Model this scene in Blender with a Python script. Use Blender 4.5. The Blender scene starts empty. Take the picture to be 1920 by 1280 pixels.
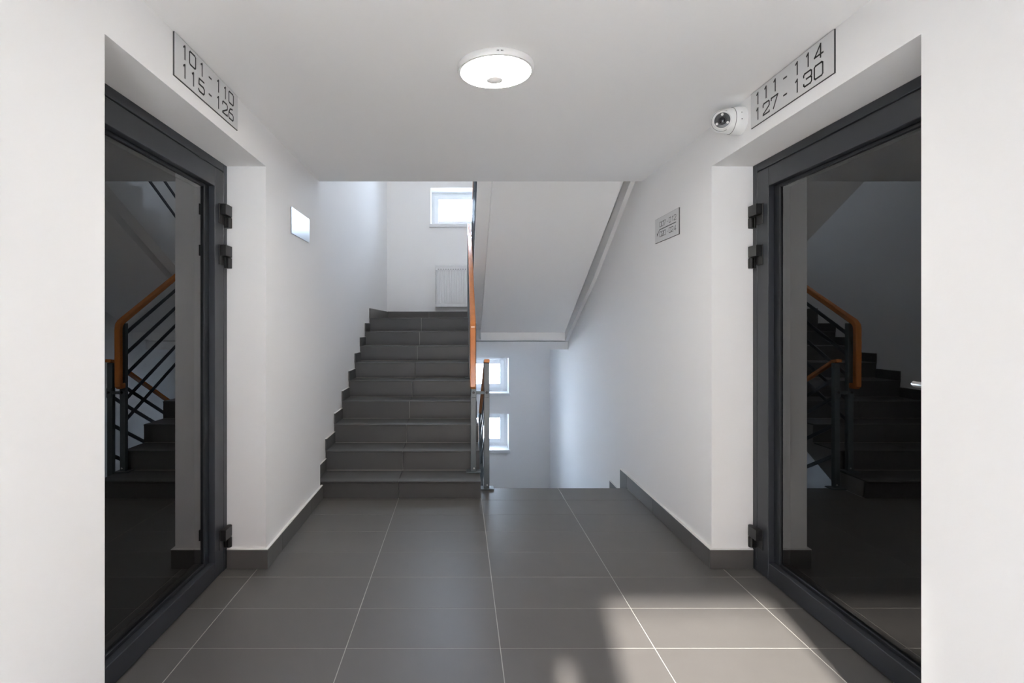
import bpy, bmesh, math
from mathutils import Vector

S = bpy.context.scene
C = S.collection
R = math.radians

# ------------------------------------------------------------------ camera
F = 1022.95                      # focal length in pixels of the 1920 px wide frame
VX, VY = 861.8, 610.4            # vanishing point of the corridor axis
EYE = 1.2516
cd = bpy.data.cameras.new('camera')
cd.sensor_width = 36.0
cd.lens = 36.0 * F / 1920.0
cd.shift_x = (960 - VX) / 1920.0
cd.shift_y = (VY - 640) / 1920.0
cd.clip_start = 0.02
cam = bpy.data.objects.new('camera', cd)
cam.location = (0, 0, EYE)
cam.rotation_euler = (R(90), 0, 0)
C.objects.link(cam)
S.camera = cam

# ------------------------------------------------------------------ sky, sun, exposure
SUN_EL, SUN_AZ = R(30.5), R(8.0)   # sun stands behind the camera and shines along the corridor
w = bpy.data.worlds.new('sky')
S.world = w
w.use_nodes = True
nt = w.node_tree
nt.nodes.clear()
bg = nt.nodes.new('ShaderNodeBackground')        # bright thin overcast, even over the whole dome
bg.inputs['Color'].default_value = (0.67, 0.80, 1.0, 1)
bg.inputs['Strength'].default_value = 9.5
ow = nt.nodes.new('ShaderNodeOutputWorld')
nt.links.new(bg.outputs[0], ow.inputs[0])

sl = bpy.data.lights.new('sun', 'SUN')
sl.energy = 38.0
sl.angle = R(1.6)
sl.color = (1.0, 0.95, 0.88)
so = bpy.data.objects.new('sun', sl)
so.location = (-2, -10, 7)
d = Vector((math.sin(SUN_AZ) * math.cos(SUN_EL), math.cos(SUN_AZ) * math.cos(SUN_EL), -math.sin(SUN_EL)))
so.rotation_euler = d.to_track_quat('-Z', 'Y').to_euler()
C.objects.link(so)


def portal(name, loc, rot, sx, sz):
    l = bpy.data.lights.new(name, 'AREA')
    l.shape = 'RECTANGLE'
    l.size, l.size_y = sx, sz
    l.cycles.is_portal = True
    o = bpy.data.objects.new(name, l)
    o.location = loc
    o.rotation_euler = rot
    C.objects.link(o)


S.view_settings.view_transform = 'Standard'
S.view_settings.look = 'None'
S.view_settings.gamma = 1.0
S.view_settings.use_curve_mapping = False
S.view_settings.exposure = 1.8
S.cycles.max_bounces = 14
S.cycles.diffuse_bounces = 10
S.cycles.glossy_bounces = 6
S.cycles.transparent_max_bounces = 12
S.cycles.sample_clamp_indirect = 8.0

# ------------------------------------------------------------------ materials


def mat(name, col, rough=0.5, metal=0.0, bump=0.0, bscale=60.0, spec=0.5, vary=0.0, vscale=3.0, emit=None, coat=0.0):
    m = bpy.data.materials.new(name)
    m.use_nodes = True
    n = m.node_tree
    b = n.nodes['Principled BSDF']
    b.inputs['Base Color'].default_value = (*col, 1)
    b.inputs['Roughness'].default_value = rough
    b.inputs['Metallic'].default_value = metal
    b.inputs['Specular IOR Level'].default_value = spec
    b.inputs['Coat Weight'].default_value = coat
    tc = n.nodes.new('ShaderNodeTexCoord')
    if vary:
        no = n.nodes.new('ShaderNodeTexNoise')
        no.inputs['Scale'].default_value = vscale
        no.inputs['Detail'].default_value = 6
        n.links.new(tc.outputs['Object'], no.inputs['Vector'])
        mx = n.nodes.new('ShaderNodeMix')
        mx.data_type = 'RGBA'
        mx.inputs[6].default_value = (*[c * (1 - vary) for c in col], 1)
        mx.inputs[7].default_value = (*[min(1, c * (1 + vary)) for c in col], 1)
        n.links.new(no.outputs[0], mx.inputs[0])
        n.links.new(mx.outputs[2], b.inputs['Base Color'])
    if bump:
        nb = n.nodes.new('ShaderNodeTexNoise')
        nb.inputs['Scale'].default_value = bscale
        nb.inputs['Detail'].default_value = 4
        n.links.new(tc.outputs['Object'], nb.inputs['Vector'])
        bp = n.nodes.new('ShaderNodeBump')
        bp.inputs['Strength'].default_value = bump
        bp.inputs['Distance'].default_value = 0.004
        n.links.new(nb.outputs[0], bp.inputs['Height'])
        n.links.new(bp.outputs[0], b.inputs['Normal'])
    if emit:
        b.inputs['Emission Color'].default_value = (*emit[0], 1)
        b.inputs['Emission Strength'].default_value = emit[1]
    return m


def glass_mat(name, tint, ior, rough=0.0):
    m = bpy.data.materials.new(name)
    m.use_nodes = True
    n = m.node_tree
    n.nodes.clear()
    fr = n.nodes.new('ShaderNodeFresnel')
    fr.inputs['IOR'].default_value = ior
    tr = n.nodes.new('ShaderNodeBsdfTransparent')
    tr.inputs[0].default_value = (*tint, 1)
    gl = n.nodes.new('ShaderNodeBsdfGlossy')
    gl.inputs['Roughness'].default_value = rough
    gl.inputs['Color'].default_value = (1, 1, 1, 1)
    mx = n.nodes.new('ShaderNodeMixShader')
    o = n.nodes.new('ShaderNodeOutputMaterial')
    n.links.new(fr.outputs[0], mx.inputs[0])
    n.links.new(tr.outputs[0], mx.inputs[1])
    n.links.new(gl.outputs[0], mx.inputs[2])
    n.links.new(mx.outputs[0], o.inputs[0])
    return m


M_WALL = mat('white_plaster_paint', (0.89, 0.885, 0.88), 0.75, bump=0.12, bscale=45, spec=0.25)
M_CEIL = mat('white_ceiling_paint', (0.91, 0.905, 0.90), 0.85, bump=0.08, bscale=40, spec=0.2)
M_TILE = mat('grey_porcelain', (0.112, 0.106, 0.101), 0.36, bump=0.05, bscale=400, vary=0.06, vscale=9, spec=0.5)
M_TILE2 = mat('grey_porcelain_stair', (0.085, 0.084, 0.085), 0.42, bump=0.05, bscale=400, vary=0.06, vscale=9, spec=0.45)
M_NOSE = mat('grey_grooved_nosing', (0.10, 0.099, 0.099), 0.42)
M_GROUT = mat('light_grout', (0.42, 0.41, 0.38), 0.9)
M_FILLET = mat('white_sealant', (0.78, 0.77, 0.75), 0.6)
M_CONC = mat('concrete', (0.35, 0.34, 0.33), 0.9, vary=0.1)
M_ALU = mat('anthracite_powder_coat', (0.030, 0.033, 0.040), 0.42, bump=0.04, bscale=900, spec=0.5)
M_GASKET = mat('black_gasket', (0.010, 0.012, 0.016), 0.45)
M_HINGE = mat('black_hinge', (0.012, 0.012, 0.012), 0.4)
M_GLASS = glass_mat('tinted_door_glass', (0.54, 0.56, 0.58), 1.9)
M_WGLASS = glass_mat('clear_window_glass', (0.95, 0.97, 0.98), 1.45)
M_EGLASS = glass_mat('sun_dimming_glass', (0.43, 0.43, 0.43), 1.45)  # tint added to weaken the sun patch on the floor
M_PVC = mat('white_pvc', (0.82, 0.83, 0.84), 0.3)
M_STEEL = mat('brushed_steel', (0.62, 0.62, 0.62), 0.32, metal=1.0)
M_PLATE = mat('satin_aluminium_plate', (0.68, 0.68, 0.68), 0.5, metal=0.0, bump=0.02, bscale=700)
M_BRUSH = mat('brushed_bare_plate', (0.46, 0.47, 0.48), 0.30, metal=1.0, bump=0.05, bscale=120)
M_EDGE = mat('dark_plate_edge', (0.06, 0.06, 0.06), 0.6)
M_INK = mat('black_engraving', (0.02, 0.02, 0.02), 0.6)
M_INK2 = mat('grey_engraving', (0.10, 0.10, 0.10), 0.6)
M_POST = mat('grey_painted_steel', (0.095, 0.115, 0.125), 0.38, spec=0.5)
M_BAR = mat('dark_blue_painted_steel', (0.035, 0.045, 0.06), 0.35)
M_WOOD = mat('orange_varnished_wood', (0.62, 0.21, 0.055), 0.25, vary=0.12, vscale=20, coat=0.3)
M_RAD = mat('white_enamel', (0.80, 0.80, 0.80), 0.35)
M_CAMW = mat('white_camera_plastic', (0.85, 0.85, 0.84), 0.3)
M_CAMB = mat('black_camera_plastic', (0.03, 0.03, 0.03), 0.3)
M_LENS = mat('camera_lens_glass', (0.006, 0.006, 0.01), 0.06)
M_SEAM = mat('grey_seam', (0.22, 0.22, 0.22), 0.6)
M_LED = mat('camera_led', (0.8, 0.8, 0.78), 0.15)
M_RIM = mat('white_lamp_rim', (0.80, 0.80, 0.79), 0.4)
M_DIFF = mat('lit_diffuser', (0.9, 0.9, 0.9), 0.4, emit=((1.0, 0.95, 0.88), 24.0))
M_BRICK = mat('brown_brick', (0.22, 0.12, 0.085), 0.9, vary=0.2, vscale=2)
M_DIFF2 = mat('added_stairwell_diffuser', (0.9, 0.9, 0.9), 0.4, emit=((1.0, 0.95, 0.88), 20.0))
M_SENS = mat('grey_motion_sensor', (0.72, 0.70, 0.70), 0.35)
M_DARKDOOR = mat('dark_flat_door', (0.10, 0.10, 0.11), 0.5)
M_SNOW = mat('pale_frosty_ground', (0.78, 0.79, 0.80), 0.9, vary=0.22, vscale=0.9)
M_PAVE = mat('pale_paving', (0.82, 0.80, 0.77), 0.9, vary=0.1)

# ------------------------------------------------------------------ mesh helpers


class MB:
    """collects shapes and links them as one mesh object"""

    def __init__(self):
        self.bm = bmesh.new()

    def box(self, x0, x1, y0, y1, z0, z1):
        x0, x1 = min(x0, x1), max(x0, x1)
        y0, y1 = min(y0, y1), max(y0, y1)
        z0, z1 = min(z0, z1), max(z0, z1)
        v = [self.bm.verts.new(p) for p in ((x0, y0, z0), (x1, y0, z0), (x1, y1, z0), (x0, y1, z0),
                                            (x0, y0, z1), (x1, y0, z1), (x1, y1, z1), (x0, y1, z1))]
        for f in ((3, 2, 1, 0), (4, 5, 6, 7), (0, 1, 5, 4), (1, 2, 6, 5), (2, 3, 7, 6), (3, 0, 4, 7)):
            self.bm.faces.new([v[i] for i in f])
        return self

    def prism(self, pts, axis, a, b):
        """extrude a polygon (list of 2D points) along axis 'x','y' or 'z' from a to b"""
        def P(p, t):
            return {'x': (t, p[0], p[1]), 'y': (p[0], t, p[1]), 'z': (p[0], p[1], t)}[axis]
        va = [self.bm.verts.new(P(p, a)) for p in pts]
        vb = [self.bm.verts.new(P(p, b)) for p in pts]
        n = len(pts)
        self.bm.faces.new(va)
        self.bm.faces.new(vb[::-1])
        for i in range(n):
            self.bm.faces.new([va[i], vb[i], vb[(i + 1) % n], va[(i + 1) % n]])
        return self

    def lathe(self, prof, org, axis, n=48):
        """revolve profile [(r, h)...] about axis vector through org"""
        ax = Vector(axis).normalized()
        q = Vector((0, 0, 1)).rotation_difference(ax)
        o = Vector(org)
        rings = []
        for r, h in prof:
            if r < 1e-6:
                rings.append([self.bm.verts.new(o + q @ Vector((0, 0, h)))])
            else:
                rings.append([self.bm.verts.new(o + q @ Vector((r * math.cos(2 * math.pi * k / n), r * math.sin(2 * math.pi * k / n), h))) for k in range(n)])
        for A, B in zip(rings, rings[1:]):
            for k in range(n):
                k2 = (k + 1) % n
                if len(A) == 1 and len(B) == 1:
                    continue
                if len(A) == 1:
                    self.bm.faces.new([A[0], B[k], B[k2]])
                elif len(B) == 1:
                    self.bm.faces.new([A[k], B[0], A[k2]])
                else:
                    self.bm.faces.new([A[k], B[k], B[k2], A[k2]])
        if len(rings[0]) > 1:
            self.bm.faces.new(rings[0])
        if len(rings[-1]) > 1:
            self.bm.faces.new(rings[-1][::-1])
        return self

    def sweep(self, pts, wx, h, round_=0.008):
        """bar of width wx (in x) and depth h swept along pts [(x, y, z)] with mitred corners"""
        P = [Vector(p) for p in pts]
        rings = []
        X = Vector((1, 0, 0))
        for i, p in enumerate(P):
            t0 = (p - P[i - 1]).normalized() if i else None
            t1 = (P[i + 1] - p).normalized() if i < len(P) - 1 else None
            t = ((t0 or t1) + (t1 or t0)).normalized()
            n = X.cross(t).normalized()
            k = 1.0
            if t0 is not None and t1 is not None:
                k = 1.0 / max(0.5, t.dot(t1))
            a, c, r = wx / 2, h / 2 * k, round_
            pr = [(-a + r, -c), (a - r, -c), (a, -c + r), (a, c - r), (a - r, c), (-a + r, c), (-a, c - r), (-a, -c + r)]
            rings.append([self.bm.verts.new(p + X * u + n * v) for u, v in pr])
        for A, B in zip(rings, rings[1:]):
            for k in range(8):
                self.bm.faces.new([A[k], A[(k + 1) % 8], B[(k + 1) % 8], B[k]])
        self.bm.faces.new(rings[0][::-1])
        self.bm.faces.new(rings[-1])
        return self

    def build(self, name, m, parent=None, bevel=0.0, smooth=False, loc=None):
        bmesh.ops.recalc_face_normals(self.bm, faces=self.bm.faces)
        if bevel:
            bmesh.ops.bevel(self.bm, geom=self.bm.edges[:], offset=bevel, segments=1, affect='EDGES', clamp_overlap=True)
        me = bpy.data.meshes.new(name)
        if parent is not None and parent.type == 'EMPTY':
            off = Vector(parent.location)
            for v in self.bm.verts:
                v.co -= off
        elif parent is not None and parent.parent is not None and parent.parent.type == 'EMPTY':
            off = Vector(parent.parent.location)
            for v in self.bm.verts:
                v.co -= off
        self.bm.to_mesh(me)
        self.bm.free()
        if smooth:
            for p in me.polygons:
                p.use_smooth = True
            try:
                me.set_sharp_from_angle(angle=R(35))
            except Exception:
                pass
        me.materials.append(m)
        o = bpy.data.objects.new(name, me)
        C.objects.link(o)
        if parent is not None:
            o.parent = parent
        return o


def empty(name, loc, label=None, cat=None, group=None, kind=None):
    o = bpy.data.objects.new(name, None)
    o.empty_display_size = 0.1
    o.location = loc
    C.objects.link(o)
    tag(o, label, cat, group, kind)
    return o


def tag(o, label=None, cat=None, group=None, kind=None):
    if label:
        o['label'] = label
    if cat:
        o['category'] = cat
    if group:
        o['group'] = group
    if kind:
        o['kind'] = kind
    return o


def B(*a):
    return MB().box(*a)


# ------------------------------------------------------------------ key dimensions (metres)
XL, XR = -1.002, 1.303           # corridor wall faces
PL, PR = -1.202, 1.515           # door planes
YJ0, YJ1 = 1.54, 2.82            # door openings
ZL = 2.075                       # lintel
ZC = 2.282                       # ceiling
YC = 3.898                       # where the ceiling ends at the stairwell
XS = -1.045                      # stairwell wall beside the rising flight
YB = 7.85                        # stairwell end wall
YE = -0.8                        # entrance wall
XM = 0.155                       # free edge of the rising flight
N1, TR, RI, R1 = 3.949, 0.2944, 0.1515, 0.1284
ZLAND = R1 + 8 * RI
YLAND = N1 + 8 * TR
YEDGE = 4.195                    # floor edge above the descending flight
ZLOW = -8 * RI
TOP = 4.83

# ------------------------------------------------------------------ setting: floors
fl = B(-1.35, 1.66, YE - 0.3, YC + 0.02, -0.30, -0.0010)
fl.box(-1.35, 1.66, YC + 0.02, 3.99, -0.30, -0.0010)
fl.box(XM + 0.003, XR, 3.99, YEDGE, -0.30, -0.0010)
floor = fl.build('floor', M_GROUT)
tag(floor, 'grey porcelain tile floor of the corridor with pale joints', 'floor', kind='structure')

GAP = 0.0016
cols = [-1.35] + [-1.0421 + 0.6 * k for k in range(5)] + [1.66]
rows = [YE - 0.3] + [2.1185 + 0.3 * k for k in range(-16, 7)] + [YEDGE]
full = None
for j in range(len(rows) - 1):
    for i in range(len(cols) - 1):
        x0, x1, y0, y1 = cols[i], cols[i + 1], rows[j], rows[j + 1]
        if j == len(rows) - 2:
            if x1 <= XM + 0.01:
                y1 = 3.990
                x0 = max(x0, XS)
                x1 = min(x1, XM)
            else:
                x1 = min(x1, XR - 0.015)
                if x0 > XR - 0.02:
                    continue
        if x1 - x0 < 0.02:
            continue
        isfull = abs(x1 - x0 - 0.6) < 1e-4 and abs(y1 - y0 - 0.3) < 1e-4
        if isfull and full is not None:
            t = full.copy()
            t.location = (x0, y0, 0)
            C.objects.link(t)
            continue
        g = GAP
        ye = y1 + (0.008 if (j == len(rows) - 2 and x1 > 0.2) else -g)
        t = B(g, x1 - x0 - g, g, ye - y0, -0.006, 0.0).build('tile', M_TILE, floor, bevel=0.0007)
        t.location = (x0, y0, 0)
        if isfull:
            full = t

# half landing between the two flights
hl = B(XS, XM + 0.03, YLAND + 0.0115, YB, ZLAND - 0.24, ZLAND - 0.008)
hl.box(XM + 0.03, XR, 6.56, YB, ZLAND - 0.27, ZLAND - 0.008)
hl.box(0.19, XR, 6.56, YB, 0.966, 1.062)
land = hl.build('floor_landing', M_WALL)
tag(land, 'half landing above the rising flight with pale slab edge', 'landing', kind='structure')
ys = [YLAND + 0.28, YLAND + 0.58, YLAND + 0.88, YLAND + 1.18, YB]
yp = YLAND + 0.006
for y in ys:
    for x0, x1 in ((XS, -0.442), (-0.442, XM), (XM, 0.758), (0.758, XR)):
        if x0 >= XM - 0.01 and yp < 6.56:
            if y < 6.57:
                continue
            B(x0 + GAP, x1 - GAP, 6.57, y - GAP, ZLAND - 0.010, ZLAND).build('tile', M_TILE, land)
        else:
            B(x0 + GAP, x1 - GAP, yp + GAP, y - GAP, ZLAND - 0.010, ZLAND).build('tile', M_TILE, land)
    yp = y

low = B(XS, XR, YEDGE - 0.2, YB, ZLOW - 0.25, ZLOW).build('floor_lower_landing', M_TILE)
tag(low, 'lower half landing at the foot of the descending flight', 'landing', kind='structure')

# ------------------------------------------------------------------ setting: ceiling and roof
cl = B(-1.35, 1.66, YE - 0.3, YC, ZC, ZC + 0.27)
ceiling = cl.build('ceiling', M_CEIL)
tag(ceiling, 'white painted corridor ceiling ending at the stairwell', 'ceiling', kind='structure')
rf = B(XS - 0.3, XR + 0.3, 2.4, YB + 0.4, TOP, TOP + 0.2)
tag(rf.build('ceiling_stairwell', M_CEIL), 'white ceiling high above the stairwell', 'ceiling', kind='structure')

# ------------------------------------------------------------------ setting: walls
wl = MB()
wl.box(-1.35, XL, YE, YJ0, 0, ZC)
wl.box(-1.35, XL, YJ1, 3.92, 0, ZC)
wl.box(-1.35, XL, YJ0, YJ1, ZL, ZC)
tag(wl.build('wall_left', M_WALL), 'white wall with the doorway to the first number range', 'wall', kind='structure')

wl = MB()
wl.box(-1.35, XS, 3.92, YB, ZLOW, TOP)
wl.box(-1.35, XS, 2.4, 3.92, ZC + 0.27, TOP)
tag(wl.build('wall_stairwell_left', M_WALL), 'white stairwell wall beside the rising flight', 'wall', kind='structure')

wr = MB()
wr.box(1.66, XR, YE, YJ0, 0, ZC)
wr.box(1.66, XR, YJ1, 3.92, 0, ZC)
wr.box(1.66, XR, YJ0, YJ1, ZL, ZC)
wr.box(1.66, XR, 3.92, YEDGE, -0.30, TOP)
wr.box(1.66, XR, YEDGE, YB, ZLOW, TOP)
wr.box(1.66, XR, 2.4, 3.92, ZC + 0.27, TOP)
tag(wr.build('wall_right', M_WALL), 'white wall carrying the camera and running on beside the descending stairs', 'wall', kind='structure')

# end wall with three window holes, plus an unseen one added for light
WX0, WX1 = -0.417, 0.7075
holes = [(2.705, 3.235), (0.280, 0.789), (-0.536, -0.018), (3.52, 4.05)]
wb = MB()
wb.box(-1.35, WX0, YB, YB + 0.42, ZLOW - 0.3, TOP)
wb.box(WX1, 1.66, YB, YB + 0.42, ZLOW - 0.3, TOP)
zz = [ZLOW - 0.3] + [v for h in sorted(holes) for v in h] + [TOP]
for a, b in zip(zz[0::2], zz[1::2]):
    wb.box(WX0, WX1, YB, YB + 0.42, a, b)
tag(wb.build('wall_back', M_WALL), 'white end wall of the stairwell with small windows one above another', 'wall', kind='structure')

# closing walls out of sight: above the ceiling edge and under the corridor floor
tag(B(-1.35, 1.66, 2.2, 2.4, ZC + 0.27, TOP).build('wall_upper_front', M_WALL), 'white wall closing the upper storey', 'wall', kind='structure')
tag(B(-1.35, 1.66, YEDGE - 0.35, YEDGE - 0.205, ZLOW - 0.25, -0.305).build('wall_lower_front', M_WALL), 'white wall under the corridor floor', 'wall', kind='structure')

# entrance wall behind the viewer, unseen, its opening shaped for the light
we = MB()
we.box(-1.35, -0.46, YE - 0.3, YE, 0, ZC)
we.box(0.99, 1.66, YE - 0.3, YE, 0, ZC)
we.box(-0.46, 0.99, YE - 0.3, YE, 2.12, ZC)
tag(we.build('wall_front', M_WALL), 'white entrance wall with a wide doorway', 'wall', kind='structure')
ef = empty('door_3', (0.0, YE - 0.15, 0), 'unseen entrance doorway shaped for the sunlight, with dark frame and one glass side tinted to dim it', 'door', kind='structure')
yd = YE - 0.15
m = MB()
m.box(-0.46, 0.99, yd - 0.04, yd + 0.04, 2.06, 2.12)
m.box(-0.46, -0.40, yd - 0.04, yd + 0.04, 0.0, 2.06)
m.box(0.935, 0.99, yd - 0.04, yd + 0.04, 0.0, 2.06)
m.box(0.007, 0.173, yd - 0.04, yd + 0.04, 0.0, 2.06)
m.box(-0.052, 0.007, yd - 0.04, yd + 0.04, 1.785, 2.06)
m.box(-0.40, -0.052, yd - 0.04, yd + 0.04, 1.58, 2.06)  # opaque panel added so sun lands only on unseen floor and bounces up
m.build('frame', M_ALU, ef)
B(0.173, 0.935, yd - 0.003, yd + 0.003, 0.0, 2.06).build('glass_pane', M_EGLASS, ef)
B(-0.052, 0.007, yd - 0.003, yd + 0.003, 0.0, 1.785).build('glass_pane', M_EGLASS, ef)

tag(B(-40, 40, -42, YE - 0.3, -0.35, -0.05).build('floor_added_forecourt', M_PAVE), 'added unseen forecourt, paved pale to bounce sun into the entrance', 'paving', kind='structure')  # added ground, kept pale so sun bounces indoors
tag(B(-60, 60, YB + 0.42, 90, -1.8, -1.5).build('floor_yard', M_SNOW), 'pale frosty ground behind the building', 'ground', kind='structure')

pw = B(-2.60, -1.75, -4.3, -3.9, -0.05, 4.2)  # added porch, cuts the sky light reaching the entrance
pw.box(0.95, 1.75, -4.3, -3.9, -0.05, 4.2)
pw.box(-3.2, 3.6, -4.6, YE - 0.3, 4.2, 4.45)
tag(pw.build('wall_added_porch', M_PAVE), 'added unseen porch with two piers and a flat roof that holds back the sky', 'wall', kind='structure')
tag(B(-40, 40, -42, -32, -0.05, 15).build('wall_added_opposite', M_BRICK), 'added unseen brown brick block that hides sky from the entrance', 'wall', kind='structure')  # added dark block, keeps low sky light off the entrance

portal('portal_entrance', (0.28, YE - 0.31, 1.06), (R(90), 0, 0), 1.48, 2.12)
for k, (a, b) in enumerate(holes):
    portal('portal_window', (0.145, YB + 0.43, (a + b) / 2), (R(-90), 0, 0), WX1 - WX0, b - a)

# ------------------------------------------------------------------ dark corridors behind the two doors
for s, px, nm in ((-1, 1.35, 'left'), (1, 1.66, 'right')):
    sx = lambda v: s * (px + v)
    m = MB()
    m.box(sx(0), sx(0.12), YJ1, 4.0, 0, 2.4)                                # added white return, stands in for the jamb mirrored in the glass
    m.box(sx(0.12), sx(3.0), 4.0, 4.15, 0, 2.4)                             # far side
    m.box(sx(3.0), sx(3.15), 0.4, 4.15, 0, 2.4)
    m.box(sx(0), sx(3.0), 0.4, 0.55, 0, 2.4)
    tag(m.build('wall_corridor_' + nm, M_WALL), 'white wall and added return of the unlit corridor behind the %s glass door' % ('first' if s < 0 else 'second'), 'wall', kind='structure')
    tag(B(sx(0), sx(3.15), 0.4, 4.15, -0.30, 0.0).build('floor_corridor_' + nm, M_TILE), 'grey floor of the unlit corridor behind the %s glass door' % ('first' if s < 0 else 'second'), 'floor', kind='structure')
    tag(B(sx(0), sx(3.15), 0.4, 4.15, 2.4, 2.55).build('ceiling_corridor_' + nm, M_CEIL), 'ceiling of the unlit corridor behind the %s glass door' % ('first' if s < 0 else 'second'), 'ceiling', kind='structure')

# flat door with lever handle and two lock rosettes at the end of the right corridor
fd = empty('door_4', (3.05, 3.95, 0), 'dark flat door seen faintly through tinted glass', 'door', kind='structure')
B(2.5, 3.42, 3.955, 3.998, 0.002, 2.05).build('leaf', M_DARKDOOR, fd, bevel=0.003)
for z in (1.515, 0.995):
    MB().lathe([(0.030, 0), (0.030, 0.006), (0.024, 0.010), (0.010, 0.012), (0.0, 0.012)], (3.325, 3.955, z), (0, -1, 0), 24).build('lock_rosette', M_STEEL, fd, smooth=True)
h = MB().lathe([(0.026, 0), (0.026, 0.008), (0.010, 0.010), (0.010, 0.045), (0, 0.045)], (3.325, 3.955, 1.117), (0, -1, 0), 24)
h.box(3.215, 3.335, 3.905, 3.919, 1.107, 1.127)
h.build('lever_handle', M_STEEL, fd, smooth=True)

# ------------------------------------------------------------------ baseboards


def baseboard(name, label, runs):
    """runs: list of boxes (x0,x1,y0,y1) tile pieces, top .101"""
    e = empty(name, (runs[0][0], runs[0][2], 0), label, 'baseboard', kind='structure')
    f = MB()
    for (x0, x1, y0, y1) in runs:
        B(x0, x1, y0, y1, 0.001, 0.098).build('skirting_tile', M_TILE, e, bevel=0.0012)
        f.box(x0, x1, y0, y1, 0.0985, 0.102)
    f.build('sealant_strip', M_FILLET, e)


BT = 0.015
e1 = YJ1 - BT


def split(y0, y1, cuts):
    p = [y0] + [c for c in cuts if y0 < c < y1] + [y1]
    return [(a + 0.001, b - 0.001) for a, b in zip(p, p[1:])]


runs = [(PL + 0.004, XL + BT, e1, YJ1)]
runs += [(XL, XL + BT, a, b) for a, b in split(YJ1, 3.945, (3.04, 3.64))]
runs += [(XL, XL + BT, a, b) for a, b in split(YE, YJ0, (-2.36, -1.76, -1.16, -0.56, 0.04, 0.64, 1.24))]
baseboard('baseboard_left', 'dark grey skirting tiles along the wall with the blank metal plate', runs)
runs = [(XR - BT, PR - 0.004, e1, YJ1)]
runs += [(XR - BT, XR, a, b) for a, b in split(YJ1, 4.21, (3.04, 3.64))]
runs += [(XR - BT, XR, a, b) for a, b in split(YE, YJ0, (-2.36, -1.76, -1.16, -0.56, 0.04, 0.64, 1.24))]
baseboard('baseboard_right', 'dark grey skirting tiles along the wall with the small number plate', runs)

e = empty('baseboard_landing', (0, YB, ZLAND), 'dark skirting tiles around the half landing', 'baseboard', kind='structure')
for x0, x1 in ((XS + 0.013, -0.442), (-0.441, 0.158), (0.159, 0.758), (0.759, XR)):
    B(x0, x1, YB - 0.012, YB, ZLAND, ZLAND + 0.115).build('skirting_tile', M_TILE, e, bevel=0.001)
B(XS, XS + 0.012, YLAND + 0.003, 6.9, ZLAND, ZLAND + 0.113).build('skirting_tile', M_TILE, e, bevel=0.001)
B(XS, XS + 0.012, 6.902, YB, ZLAND, ZLAND + 0.113).build('skirting_tile', M_TILE, e, bevel=0.001)

# ------------------------------------------------------------------ rising flight
st = empty('staircase', (-0.44, N1, 0), 'grey tiled flight of nine steps rising beside the white wall', 'staircase')
pts = [(3.998, 0.0)]
for k in range(9):
    y = N1 + k * TR
    z = R1 + k * RI
    if k:
        pts.append((y + 0.010, z - RI - 0.010))
    else:
        pts[0] = (3.995, -0.003)
    pts.append((y + 0.010 if k else 3.975, z - 0.010))
pts.append((YLAND + 0.011, ZLAND - 0.010))
pts.append((YLAND + 0.011, ZLAND - 0.26))
pts.append((4.28, -0.003))
MB().prism(pts, 'x', XS + 0.001, XM - 0.006).build('body', M_CONC, st)
for k in range(9):
    y = N1 + k * TR
    z = R1 + k * RI
    yb = y + TR if k < 8 else YLAND + 0.02
    zb = (z - RI) if k else 0.001
    for x0, x1 in ((XS + 0.001, -0.442), (-0.442, XM)):
        x0 += GAP
        x1 -= GAP
        r = MB()
        if k == 0:
            r.prism([(3.957, zb), (3.953, z - 0.010), (3.964, z - 0.010), (3.968, zb)], 'x', x0, x1)
        else:
            r.box(x0, x1, y, y + 0.009, zb + 0.002, z - 0.010)
        r.build('riser_tile', M_TILE2, st)
        if k < 8:
            B(x0, x1, y - 0.010, yb - 0.003, z - 0.0095, z).build('tread_tile', M_TILE2, st, bevel=0.002)
        else:
            B(x0, x1, y - 0.010, YLAND + 0.003, z - 0.0095, z).build('tread_tile', M_TILE2, st, bevel=0.002)
    if k < 8:
        B(XS + 0.015, XM - 0.004, y + 0.004, y + 0.062, z, z + 0.0012).build('nosing_strip', M_NOSE, st)
    g = MB()
    if k == 0:
        pass
    else:
        g.box(XS + 0.013, XM - 0.004, y - 0.0035, y - 0.0005, zb + 0.0, zb + 0.0025).build('joint', M_GROUT, st)
    if k < 8:
        B(XS + 0.0006, XS + 0.012, y - 0.004, yb - 0.006, z + 0.0005, z + 0.090).build('skirting_tile', M_TILE2, st, bevel=0.001)
        B(XS + 0.0006, XS + 0.012, y - 0.004, yb - 0.006, z + 0.0905, z + 0.0945).build('sealant_strip', M_FILLET, st)

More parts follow.
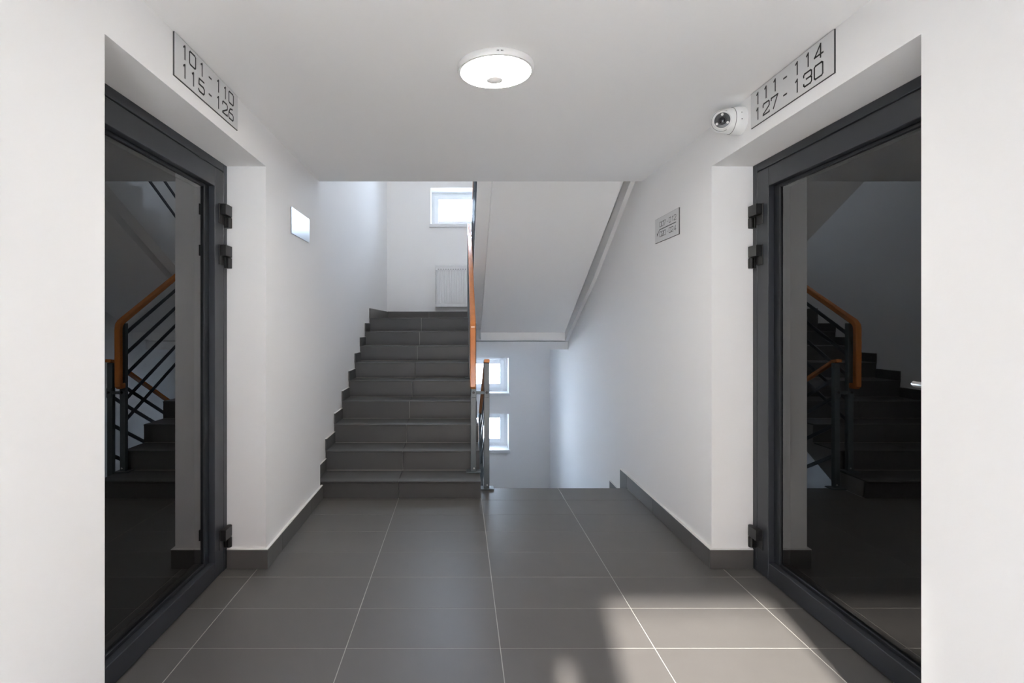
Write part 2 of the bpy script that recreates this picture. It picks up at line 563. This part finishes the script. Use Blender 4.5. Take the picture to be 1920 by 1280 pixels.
# ------------------------------------------------------------------ descending flight
sd = empty('staircase', (0.73, YEDGE, 0), 'grey tiled flight descending beside the wall with the small number plate', 'staircase')
pts = [(YEDGE + 0.001, -0.012)]
for k in range(1, 9):
    y = YEDGE + (k - 1) * TR
    z = -k * RI
    pts.append((y + 0.001, z - 0.010))
    pts.append((y + TR + 0.001, z - 0.010)) if k < 8 else None
pts.append((YEDGE + 0.001 + 7 * TR, ZLOW))
pts.append((YEDGE + 0.5, ZLOW))
pts.append((YEDGE + 0.001, -0.55))
MB().prism(pts, 'x', XM + 0.006, XR - 0.001).build('body', M_WALL, sd)
for k in range(1, 8):
    y = YEDGE + (k - 1) * TR
    z = -k * RI
    for x0, x1 in ((XM + 0.006, 0.758), (0.758, XR - 0.001)):
        B(x0 + GAP, x1 - GAP, y + 0.002, y + TR + 0.012, z - 0.0095, z).build('tread_tile', M_TILE2, sd, bevel=0.002)
    y0 = YEDGE + 0.19 + (k - 1) * TR
    B(XR - 0.013, XR - 0.0006, y0 + 0.02, y0 + TR + 0.02, z, z + 0.068).build('skirting_tile', M_TILE2, sd, bevel=0.001)
    B(XR - 0.013, XR - 0.0006, y0 + 0.02, y0 + TR + 0.02, z + 0.0685, z + 0.072).build('sealant_strip', M_FILLET, sd)
B(XR - 0.015, XR - 0.0006, 4.212, 4.385, -0.06, 0.098).build('skirting_tile', M_TILE2, sd, bevel=0.001)
B(XR - 0.015, XR - 0.0006, 4.212, 4.385, 0.0985, 0.102).build('sealant_strip', M_FILLET, sd)

# ------------------------------------------------------------------ upper flight seen from below
su = empty('staircase', (0.7, 6.07, 1.1), 'white soffit of the upper flight sloping up from the half landing', 'staircase')
SL = 0.509


def zs(y):
    return 1.177 + SL * (6.07 - y)


MB().prism([(6.07, 1.0996), (6.07, zs(6.07)), (YC + 0.001, zs(YC)), (YC + 0.001, zs(YC) + 0.22), (6.07, zs(6.07) + 0.22), (6.55, 1.36), (6.55, 1.0996)], 'x', 0.236, 1.170).build('soffit', M_WALL, su)
MB().prism([(6.15, zs(6.15) + 0.075), (YC + 0.001, zs(YC) + 0.075), (YC + 0.001, zs(YC) + 0.175), (6.15, zs(6.15) + 0.175)], 'x', 0.132, 0.2355).build('edge_strip', M_WALL, su)
pts = []
for k in range(8):
    y = YLAND + 0.06 - k * TR
    z = ZLAND + k * RI
    pts += [(y, z), (y, z + RI)]
pts += [(YC + 0.002, ZLAND + 8 * RI), (YC + 0.002, zs(YC) + 0.22), (6.07, zs(6.07) + 0.22), (YLAND + 0.06, ZLAND - 0.01)]
MB().prism(pts, 'x', 0.2, 1.258).build('steps', M_WALL, su)
# plaster fillet where the flight meets the wall
P = [(YC + 0.004, 2.402), (5.17, 1.700), (6.558, 1.066)]
tr = MB().prism(P + [(y, z + 0.45) for y, z in P[::-1]], 'x', 1.2675, XR - 0.0005)
tag(tr.build('trim_1', M_WALL), 'narrow white plaster curb sloping up the wall beside the upper flight', 'trim', kind='structure')

# ------------------------------------------------------------------ railings


def post(parent, x, y, z0, z1, plate=True, wx=0.042, wy=0.040):
    p = B(x - wx / 2, x + wx / 2, y - wy / 2, y + wy / 2, z0 + 0.008, z1).build('post', M_POST, parent, bevel=0.003)
    if plate:
        B(x - 0.055, x + 0.055, y - 0.045, y + 0.045, z0 + 0.0002, z0 + 0.009).build('base_plate', M_POST, p, bevel=0.002)
        MB().lathe([(0.0065, 0), (0.0065, 0.003), (0.004, 0.005), (0, 0.005)], (x + 0.004, y - wy / 2, z0 + 0.032), (0, -1, 0), 12).build('bolt', M_STEEL, p)
    return p


def bar(parent, x, y0, z0, y1, z1, t=0.012, h=0.028):
    return MB().sweep([(x, y0, z0), (x, y1, z1)], t, h, 0.002).build('bar', M_BAR, parent)


SLP = RI / TR
X1 = 0.106
ra = empty('stair_railing', (X1, 4.2, R1), 'railing with orange handrail up the side of the rising flight', 'railing')
za = 1.262
path = [(X1 - 0.004, 4.169, 0.795), (X1 - 0.004, 4.125, 0.795)]
path += [(X1 - 0.006, 4.115, 0.803), (X1 - 0.006, 4.112, 1.225), (X1 - 0.006, 4.118, 1.255), (X1 - 0.006, 4.140, 1.278)]
path += [(X1 + 0.006, 6.36, 1.278 + SLP * 2.22), (X1 + 0.006, 6.42, 1.278 + SLP * 2.22 + 0.005)]
MB().sweep(path, 0.043, 0.042, 0.006).build('handrail', M_WOOD, ra, smooth=True)
for y in (4.190, 5.37, 6.34):
    k = int((y - N1) / TR)
    z0 = R1 + k * RI
    post(ra, X1 + 0.005 * (y - 4.2) / 2.1, y, z0 + (0.0015 if k < 8 else 0), 1.245 + SLP * (y - 4.14))
for z in (1.17, 1.01, 0.85, 0.66, 0.50):
    bar(ra, X1 + 0.002, 4.21, z + SLP * 0.04, 6.33, z + SLP * 2.16)
# flat connector between the two end posts
X2 = 0.207
cn = B(X1 - 0.018, X2 + 0.018, 4.1655, 4.1685, 0.728, 0.752).build('connector_bar', M_POST, ra, bevel=0.002)
for x in (X1, X2):
    B(x - 0.019, x + 0.019, 4.1625, 4.1695 if x < 0.15 else 4.1745, 0.700, 0.775).build('bracket', M_POST, cn, bevel=0.003)
    MB().lathe([(0.010, 0), (0.010, 0.004), (0.006, 0.006), (0, 0.006)], (x, 4.1625, 0.742), (0, -1, 0), 16).build('bolt', M_HINGE, cn)

rb = empty('stair_railing', (X2, 4.2, 0), 'railing with orange handrail down the side of the descending flight', 'railing')
MB().sweep([(X2, 4.155, 0.985), (X2, 4.215, 0.975), (X2, 6.3, 0.975 - SLP * 2.09)], 0.042, 0.024, 0.004).build('handrail', M_WOOD, rb, smooth=True)
post(rb, X2, 4.195, 0.0, 0.966)
for y in (5.30, 6.22):
    k = int((y - YEDGE) / TR) + 1
    post(rb, X2, y, max(-k * RI, ZLOW), 0.955 - SLP * (y - 4.215))
for z in (0.84, 0.70, 0.485, 0.25):
    bar(rb, X2, 4.21, z, 6.22, z - SLP * 2.01)

X3 = 0.143
rc = empty('stair_railing', (X3, 6.34, ZLAND), 'railing along the open edge of the upper flight under the window', 'railing')
MB().sweep([(X3 + 0.009, 6.27, 2.445), (X3 + 0.009, 3.93, 2.445 + SLP * 2.34)], 0.030, 0.042, 0.006).build('handrail', M_WOOD, rc, smooth=True)
for y in (6.20, 5.2, 4.05):
    zb = zs(y) + 0.186
    B(X3 - 0.006, X3 + 0.006, y - 0.02, y + 0.02, zb, 2.42 + SLP * (6.27 - y)).build('post', M_POST, rc, bevel=0.002)
for dz in (0.10, 0.26, 0.42, 0.60, 0.78):
    bar(rc, X3, 6.20, 2.43 - dz, 3.95, 2.43 - dz + SLP * 2.25, 0.010)

# ------------------------------------------------------------------ windows in the end wall
names = ['window over the half landing, above the radiator', 'upper of the two windows over the lower landing', 'lower of the two windows over the lower landing', 'added topmost window out of view, high over the half landing']
for k, (z0, z1) in enumerate(holes):
    wn = empty('window_%d' % (k + 1), ((WX0 + WX1) / 2, YB + 0.3, z0), 'small white framed ' + names[k], 'window', kind='structure')
    yf = YB + 0.30
    m = MB()
    fw = 0.055
    m.box(WX0, WX0 + fw, yf, yf + 0.07, z0, z1)
    m.box(WX1 - fw, WX1, yf, yf + 0.07, z0, z1)
    m.box(WX0 + fw, WX1 - fw, yf, yf + 0.07, z1 - fw, z1)
    m.box(WX0 + fw, WX1 - fw, yf, yf + 0.07, z0, z0 + fw)
    m.build('frame', M_PVC, wn, bevel=0.003)
    m = MB()
    a, b = fw - 0.012, 0.105
    m.box(WX0 + a, WX0 + b, yf - 0.018, yf + 0.05, z0 + a, z1 - a)
    m.box(WX1 - b, WX1 - a, yf - 0.018, yf + 0.05, z0 + a, z1 - a)
    m.box(WX0 + b, WX1 - b, yf - 0.018, yf + 0.05, z1 - b, z1 - a)
    m.box(WX0 + b, WX1 - b, yf - 0.018, yf + 0.05, z0 + a, z0 + b)
    sh = m.build('sash', M_PVC, wn, bevel=0.003)
    B(WX0 + b, WX1 - b, yf + 0.014, yf + 0.020, z0 + b, z1 - b).build('pane', M_WGLASS, wn)
    zh = z1 - 0.075
    hd = MB()
    hd.box(0.112, 0.178, yf - 0.030, yf - 0.018, zh - 0.014, zh + 0.014)
    hd.sweep([(0.145, yf - 0.028, zh), (0.145, yf - 0.055, zh)], 0.018, 0.018, 0.004)
    hd.box(0.040, 0.155, yf - 0.066, yf - 0.052, zh - 0.010, zh + 0.010)
    hd.build('handle', M_PVC, sh, bevel=0.003)
    m = MB()
    m.box(WX0 - 0.018, WX1 + 0.018, YB - 0.030, YB - 0.0005, z0 - 0.036, z0 + 0.004)
    m.box(WX0 + 0.001, WX1 - 0.001, YB - 0.0005, yf - 0.0005, z0 + 0.0003, z0 + 0.004)
    m.build('sill', M_PVC, wn, bevel=0.004)

# ------------------------------------------------------------------ radiator on the half landing
rx0, rx1, rz0, rz1 = -0.345, 0.55, 1.512, 2.120
ry = YB - 0.115
rd = empty('radiator', (0.10, YB - 0.06, rz0), 'white ribbed panel radiator under the half landing window', 'radiator')
m = MB()
n = 24
prof = [(rx0 + 0.012, ry + 0.012)]
pitch = (rx1 - rx0 - 0.06) / n
for i in range(n):
    x = rx0 + 0.03 + i * pitch
    prof += [(x, ry + 0.006), (x + pitch * 0.28, ry), (x + pitch * 0.62, ry), (x + pitch * 0.9, ry + 0.006)]
prof += [(rx1 - 0.012, ry + 0.012), (rx1 - 0.012, ry + 0.024), (rx0 + 0.012, ry + 0.024)]
m.prism(prof, 'z', rz0 + 0.055, rz1 - 0.085)
m.box(rx0 + 0.008, rx1 - 0.008, ry + 0.002, ry + 0.026, rz1 - 0.084, rz1 - 0.035)
m.box(rx0 + 0.008, rx1 - 0.008, ry + 0.002, ry + 0.026, rz0 + 0.006, rz0 + 0.054)
m.build('front_panel', M_RAD, rd, bevel=0.0012)
for x in (rx0, rx1 - 0.007):
    B(x, x + 0.007, ry - 0.003, YB - 0.02, rz0, rz1).build('side_panel', M_RAD, rd, bevel=0.002)
m = MB()
m.box(rx0 + 0.0075, rx1 - 0.0075, ry, YB - 0.03, rz1 - 0.034, rz1 - 0.004)
m.build('top_grille', M_RAD, rd, bevel=0.002)
m = MB()
for i in range(n):
    x = rx0 + 0.03 + (i + 0.45) * pitch
    m.box(x - 0.009, x + 0.009, ry + 0.0005, ry + 0.004, rz1 - 0.072, rz1 - 0.064)
m.build('vent_slots', M_INK2, rd)
B(rx0 + 0.02, rx1 - 0.02, YB - 0.055, YB - 0.035, rz0 + 0.02, rz1 - 0.05).build('rear_panel', M_RAD, rd)
for x in (rx0 + 0.12, rx1 - 0.12):
    B(x - 0.02, x + 0.02, YB - 0.034, YB, rz0 + 0.1, rz1 - 0.1).build('wall_bracket', M_RAD, rd)

# ------------------------------------------------------------------ glass doors


def glass_door(name, s, p, label):
    """s = -1 left, +1 right; p = |x| of the door plane; the leaf goes back from there"""
    e = empty(name, (s * (p + 0.03), (YJ0 + YJ1) / 2, 0), label, 'door', kind='structure')

    def bx(m, d0, d1, y0, y1, z0, z1):
        m.box(s * (p + d0), s * (p + d1), y0, y1, z0, z1)
        return m
    fw = 0.040
    m = MB()
    bx(m, 0, 0.075, YJ1 - fw, YJ1, 0.001, ZL)
    bx(m, 0, 0.075, YJ0, YJ0 + fw, 0.001, ZL)
    bx(m, 0, 0.075, YJ0 + fw, YJ1 - fw, ZL - fw, ZL)
    m.build('frame', M_ALU, e, bevel=0.002)
    m = MB()   # black gap between frame and leaf
    bx(m, 0.006, 0.06, YJ1 - fw - 0.0065, YJ1 - fw - 0.0005, 0.004, ZL - fw)
    bx(m, 0.006, 0.06, YJ0 + fw + 0.0005, YJ0 + fw + 0.0065, 0.004, ZL - fw)
    bx(m, 0.006, 0.06, YJ0 + fw + 0.0065, YJ1 - fw - 0.0065, ZL - fw - 0.0065, ZL - fw - 0.0005)
    m.build('seal', M_GASKET, e)
    y0, y1, z0, z1 = YJ0 + fw + 0.007, YJ1 - fw - 0.007, 0.006, ZL - fw - 0.007
    sw, tw, bw = 0.098, 0.092, 0.084
    m = MB()
    bx(m, -0.002, 0.065, y1 - sw, y1, z0, z1)
    bx(m, -0.002, 0.065, y0, y0 + sw, z0, z1)
    bx(m, -0.002, 0.065, y0 + sw, y1 - sw, z1 - tw, z1)
    bx(m, -0.002, 0.065, y0 + sw, y1 - sw, z0, z0 + bw)
    leaf = m.build('leaf', M_ALU, e, bevel=0.002)
    ya, yb, za, zb = y0 + sw, y1 - sw, z0 + bw, z1 - tw
    t, tb = 0.050, 0.016
    m = MB()
    bx(m, 0.026, 0.05, yb - t, yb - 0.0005, za, zb)
    bx(m, 0.026, 0.05, ya + 0.0005, ya + t, za, zb)
    bx(m, 0.026, 0.05, ya + t, yb - t, zb - tb, zb - 0.0005)
    bx(m, 0.026, 0.05, ya + t, yb - t, za + 0.0005, za + tb)
    m.build('glazing_bead', M_GASKET, leaf, bevel=0.0015)
    m = MB()
    bx(m, 0.034, 0.040, ya + t, yb - t, za + tb, zb - tb)
    m.build('glass_pane', M_GLASS, leaf)
    for zt in (1.863, 1.657, 0.230):
        yc = YJ1 - 0.022
        xc = s * (p - 0.020)
        h = MB()
        h.lathe([(0.013, 0), (0.014, 0.002), (0.014, 0.054), (0.013, 0.0555)], (xc, yc, zt - 0.056), (0, 0, 1), 20)
        h.lathe([(0.013, 0), (0.014, 0.002), (0.014, 0.050), (0.011, 0.054)], (xc, yc, zt - 0.1125), (0, 0, 1), 20)
        h.box(s * (p - 0.034), s * (p - 0.006), yc - 0.072, yc, zt - 0.055, zt - 0.001)
        h.box(s * (p - 0.006), s * (p - 0.0022), yc - 0.080, yc - 0.024, zt - 0.100, zt)
        h.box(s * (p - 0.010), s * (p - 0.0002), yc - 0.014, yc + 0.018, zt - 0.112, zt - 0.057)
        h.build('hinge', M_HINGE, e, bevel=0.0012)
    yl = y0 + (0.05 if s > 0 else 0.03)
    h = MB().lathe([(0.027, 0), (0.027, 0.007), (0.022, 0.010), (0.010, 0.011), (0.010, 0.058), (0.0, 0.058)], (s * (p - 0.002), yl, 1.065), (-s, 0, 0), 24)
    q = [(s * (p - 0.062), yl - 0.008, 1.065), (s * (p - 0.062), yl + 0.10, 1.065), (s * (p - 0.055), yl + 0.118, 1.065)]
    h.sweep(q, 0.018, 0.018, 0.007)
    h.build('lever_handle', M_STEEL, leaf, smooth=True)
    h = MB().lathe([(0.027, 0), (0.027, 0.007), (0.022, 0.010), (0, 0.011)], (s * (p - 0.002), yl, 0.975), (-s, 0, 0), 24)
    h.build('lock_rosette', M_STEEL, leaf, smooth=True)


glass_door('door_1', -1, -PL, 'anthracite glass door under the plate 101-110 115-126')
glass_door('door_2', 1, PR, 'anthracite glass door under the plate 111-114 127-130')

# ------------------------------------------------------------------ number plates
G = {
    '0': [[(.12, 0), (.88, 0), (1, .10), (1, .90), (.88, 1), (.12, 1), (0, .90), (0, .10), (.12, 0)]],
    '1': [[(.18, .86), (.62, 1), (.62, 0)]],
    '2': [[(0, .74), (0, .88), (.12, 1), (.86, 1), (1, .90), (1, .60), (.9, .52), (.05, .10), (0, 0), (1, 0)], [(1, 0), (1, .10)]],
    '3': [[(0, .78), (0, .90), (.12, 1), (.86, 1), (1, .90), (1, .60), (.86, .52), (.34, .52)], [(.86, .52), (1, .42), (1, .12), (.86, 0), (.14, 0), (0, .12), (0, .2)]],
    '4': [[(.72, 0), (.72, 1), (0, .24), (1, .24)]],
    '5': [[(.94, 1), (.10, 1), (.06, .56), (.82, .56), (1, .44), (1, .12), (.84, 0), (.16, 0), (0, .12)]],
    '6': [[(.80, 1), (.30, .90), (.02, .50), (0, .12), (.14, 0), (.86, 0), (1, .12), (1, .42), (.86, .54), (.04, .54)]],
    '7': [[(0, .82), (0, 1), (1, 1), (.34, 0)]],
    '-': [[(0, .48), (1, .48)]],
}


def stroke(m, a, b, wd, place, ext=True):
    ax, ay = a
    bx_, by = b
    dx, dy = bx_ - ax, by - ay
    L = math.hypot(dx, dy)
    if L < 1e-6:
        return
    dx, dy = dx / L, dy / L
    e = wd * 0.42 if ext else 0
    ax, ay, bx_, by = ax - dx * e, ay - dy * e, bx_ + dx * e, by + dy * e
    nx, ny = -dy * wd / 2, dx * wd / 2
    q = [(ax + nx, ay + ny), (bx_ + nx, by + ny), (bx_ - nx, by - ny), (ax - nx, ay - ny)]
    lo = [m.bm.verts.new(place(u, v, 0.0)) for u, v in q]
    hi = [m.bm.verts.new(place(u, v, 0.0006)) for u, v in q]
    m.bm.faces.new(hi)
    for i in range(4):
        m.bm.faces.new([lo[i], lo[(i + 1) % 4], hi[(i + 1) % 4], hi[i]])


def plate(name, s, ystart, length, z1, hgt, label, texts, wd, extra=None, face=None, ink=None, group=None, edge=True):
    """plate on the left (s=-1) or right (s=1) wall; u runs in reading direction"""
    X = XL if s < 0 else XR
    sg = 1 if s < 0 else -1
    e = empty(name, (X, ystart + sg * length / 2, z1 - hgt), label, 'sign')
    y0, y1 = sorted((ystart, ystart + sg * length))
    T = 0.005
    B(X, X - s * T, y0, y1, z1 - hgt, z1).build('backing', M_EDGE if edge else M_BRUSH, e)
    B(X - s * T, X - s * (T + 0.0012), y0 + 0.0015, y1 - 0.0015, z1 - hgt + 0.0015, z1 - 0.0015).build('face', face or M_PLATE, e)

    def place(u, v, d):
        return (X - s * (T + 0.0012 + d), ystart + sg * u, z1 - v)
    if texts or extra:
        for ch, u, vt, wch, hch in texts:
            m = MB()
            for pl in G[ch]:
                P = [(u + p[0] * wch, vt + (1 - p[1]) * hch) for p in pl]
                for a, b in zip(P, P[1:]):
                    stroke(m, a, b, wd, place)
            m.build('dash' if ch == '-' else 'digit', ink or M_INK, e)
        if extra:
            m = MB()
            for a, b, ww in extra:
                stroke(m, a, b, ww, place)
            m.build('arrow_line', ink or M_INK, e)
    return e


HH, V1, V2 = 0.0475, 0.0160, 0.0835
W = 0.046
# left: near end first
row1 = [('1', .058, V1), ('0', .105, V1), ('1', .190, V1), ('-', .262, V1), ('1', .334, V1), ('1', .400, V1), ('0', .448, V1)]
row2 = [('1', .058, V2), ('1', .122, V2), ('5', .175, V2), ('-', .262, V2), ('1', .334, V2), ('2', .386, V2), ('6', .447, V2)]


def tx(rows):
    o = []
    for ch, u, v in rows:
        o.append((ch, u, v, {'1': 0.022, '-': 0.019}.get(ch, W), HH))
    return o


plate('number_plate', -1, 1.906, 0.544, 2.280, 0.153, 'long grey number plate 101-110 115-126 above the glass door', tx(row1 + row2), 0.0062)
row1 = [('1', .046, V1), ('1', .109, V1), ('1', .176, V1), ('-', .248, V1), ('1', .322, V1), ('1', .388, V1), ('4', .438, V1)]
row2 = [('1', .046, V2), ('2', .100, V2), ('7', .161, V2), ('-', .248, V2), ('1', .322, V2), ('3', .375, V2), ('0', .437, V2)]
plate('number_plate', 1, 2.431, 0.541, 2.280, 0.153, 'long grey number plate 111-114 127-130 beside the camera', tx(row1 + row2), 0.0062)

# small direction plate on the right wall
LW, LH = 0.392, 0.158
ch_w, ch_h = 0.030, 0.0300
rw1 = [('0', .215), ('0', .305), ('7', .395), ('-', .535), ('0', .615), ('1', .735), ('2', .815)]
rw2 = [('0', .215), ('2', .305), ('0', .395), ('-', .535), ('0', .615), ('2', .705), ('4', .815)]
T = [(c, u * LW, .205 * LH, {'1': .018, '-': .010}.get(c, ch_w), ch_h) for c, u in rw1]
T += [(c, u * LW, .605 * LH, {'1': .018, '-': .010}.get(c, ch_w), ch_h) for c, u in rw2]
ex = [((.89 * LW, .50 * LH), (.215 * LW, .50 * LH), .0058), ((.215 * LW, .50 * LH), (.115 * LW, .665 * LH), .0058),
      ((.105 * LW, .640 * LH), (.105 * LW, .700 * LH), .0085)]
plate('direction_plate', 1, 3.620, LW, 1.952, LH, 'small grey plate 007-012 020-024 with a bent arrow line', T, 0.0034, ex, ink=M_INK2)
plate('direction_plate', -1, 3.233, 0.388, 1.957, 0.157, 'small blank shiny metal plate beside the glass door and stairs', [], 0.003, face=M_BRUSH, edge=False)

# ------------------------------------------------------------------ ceiling lamp
LX, LY = 0.143, 2.165
lp = empty('ceiling_lamp', (LX, LY, ZC), 'round white ceiling lamp, lit, with a small grey motion sensor', 'lamp')
MB().lathe([(0.140, 0), (0.150, 0.002), (0.152, 0.008), (0.152, 0.018), (0.148, 0.026), (0.1395, 0.028), (0.1395, 0.020), (0.0, 0.020)], (LX, LY, ZC), (0, 0, -1), 96).build('rim', M_RIM, lp, smooth=True)
df = MB().lathe([(0.1390, 0.0205), (0.1385, 0.027), (0.120, 0.0295), (0.06, 0.0305), (0.0, 0.031)], (LX, LY, ZC), (0, 0, -1), 96).build('diffuser', M_DIFF, lp, smooth=True)
MB().lathe([(0.033, 0.029), (0.033, 0.0325), (0.030, 0.034), (0.028, 0.0325), (0.012, 0.038), (0.0, 0.039)], (LX, LY + 0.055, ZC), (0, 0, -1), 40).build('motion_sensor', M_SENS, lp, smooth=True)
m = MB()
for a in (-0.03, -0.005, 0.005, 0.07, 0.085, 0.11):
    t = math.radians(-90) + a
    cx, cy = LX + 0.1523 * math.cos(t), LY + 0.1523 * math.sin(t)
    m.box(cx - 0.0012, cx + 0.0012, cy - 0.0008, cy + 0.0012, ZC - 0.0165, ZC - 0.0125)
m.build('rim_print', M_INK2, lp)

LX, LY = -0.45, 5.60  # extra lamp added out of view to brighten the stairwell
lq = empty('ceiling_lamp', (LX, LY, TOP), 'added round white lamp out of view, brightening the stairwell from its ceiling', 'lamp')
MB().lathe([(0.140, 0), (0.150, 0.002), (0.152, 0.018), (0.148, 0.026), (0.1395, 0.028), (0.1395, 0.020), (0.0, 0.020)], (LX, LY, TOP), (0, 0, -1), 48).build('rim', M_RIM, lq, smooth=True)
MB().lathe([(0.1390, 0.0205), (0.1385, 0.027), (0.06, 0.0305), (0.0, 0.031)], (LX, LY, TOP), (0, 0, -1), 48).build('diffuser', M_DIFF2, lq, smooth=True)

# ------------------------------------------------------------------ turret camera on the right wall
CY, CZ = 2.520, 2.196
sc = empty('security_camera', (XR, CY, CZ), 'white turret security camera on the wall beside the number plate', 'camera')
MB().lathe([(0.061, 0), (0.063, 0.003), (0.062, 0.030), (0.058, 0.052), (0.050, 0.060), (0.0, 0.060)], (XR, CY, CZ), (-1, 0, 0), 56).build('base', M_CAMW, sc, smooth=True)
MB().lathe([(0.057, 0.0535), (0.0565, 0.060), (0.054, 0.080), (0.048, 0.094), (0.044, 0.096), (0.0, 0.096)], (XR, CY, CZ), (-1, 0, 0), 56).build('collar', M_CAMW, sc, smooth=True)
MB().lathe([(0.0588, 0.0515), (0.0588, 0.0535), (0.050, 0.0535), (0.050, 0.0515)], (XR, CY, CZ), (-1, 0, 0), 56).build('seam', M_SEAM, sc, smooth=True)
bc = Vector((XR - 0.090, CY, CZ - 0.002))
look = (Vector((0.0, 0.0, 1.95)) - Vector((bc.x * 0.62, bc.y, bc.z))).normalized()
look = Vector((-0.42, -0.88, -0.20)).normalized()
rb_ = 0.052
prof = [(0.0, -rb_)]
for k in range(1, 15):
    a = -90 + k * 9.6
    prof.append((rb_ * math.cos(R(a)), rb_ * math.sin(R(a))))
rf = prof[-1]
ball = MB().lathe(prof + [(0.0385, 0.040), (0.0375, 0.046), (0.0345, 0.047), (0.0335, 0.043), (0.0, 0.043)], bc, look, 56).build('ball_housing', M_CAMW, sc, smooth=True)
MB().lathe([(0.0455, 0.0268), (0.0462, 0.0262), (0.0462, 0.0250), (0.0440, 0.0250)], bc, look, 56).build('seam', M_SEAM, ball, smooth=True)
MB().lathe([(0.033, 0.0432), (0.033, 0.0445), (0.019, 0.0452), (0.0165, 0.050), (0.0145, 0.050), (0.0135, 0.046), (0.0, 0.046)], bc, look, 48).build('lens_ring', M_CAMB, ball, smooth=True)
MB().lathe([(0.0133, 0.0462), (0.008, 0.0485), (0.0, 0.0495)], bc, look, 32).build('lens', M_LENS, ball, smooth=True)
q = Vector((0, 0, 1)).rotation_difference(look)
up = Vector((0, 0, 1)) - look * look.z
up.normalize()
side = look.cross(up)
for a in (90, 210, 330):
    c = bc + up * (0.0255 * math.sin(R(a))) + side * (0.0255 * math.cos(R(a)))
    MB().lathe([(0.0058, 0.0440), (0.0058, 0.0466), (0.003, 0.0478), (0.0, 0.048)], c, look, 20).build('infrared_lamp', M_LED, ball, smooth=True)
m = MB()
for du, dv in ((0.020, 0.030), (0.030, -0.020)):
    m.lathe([(0.0022, 0), (0.0022, 0.001), (0, 0.001)], (XR - 0.03, CY - 0.0615 * math.cos(dv * 10), CZ + 0.0615 * math.sin(dv * 10)), (0, -1, 0), 10)
m.build('screw_hole', M_CAMB, sc)
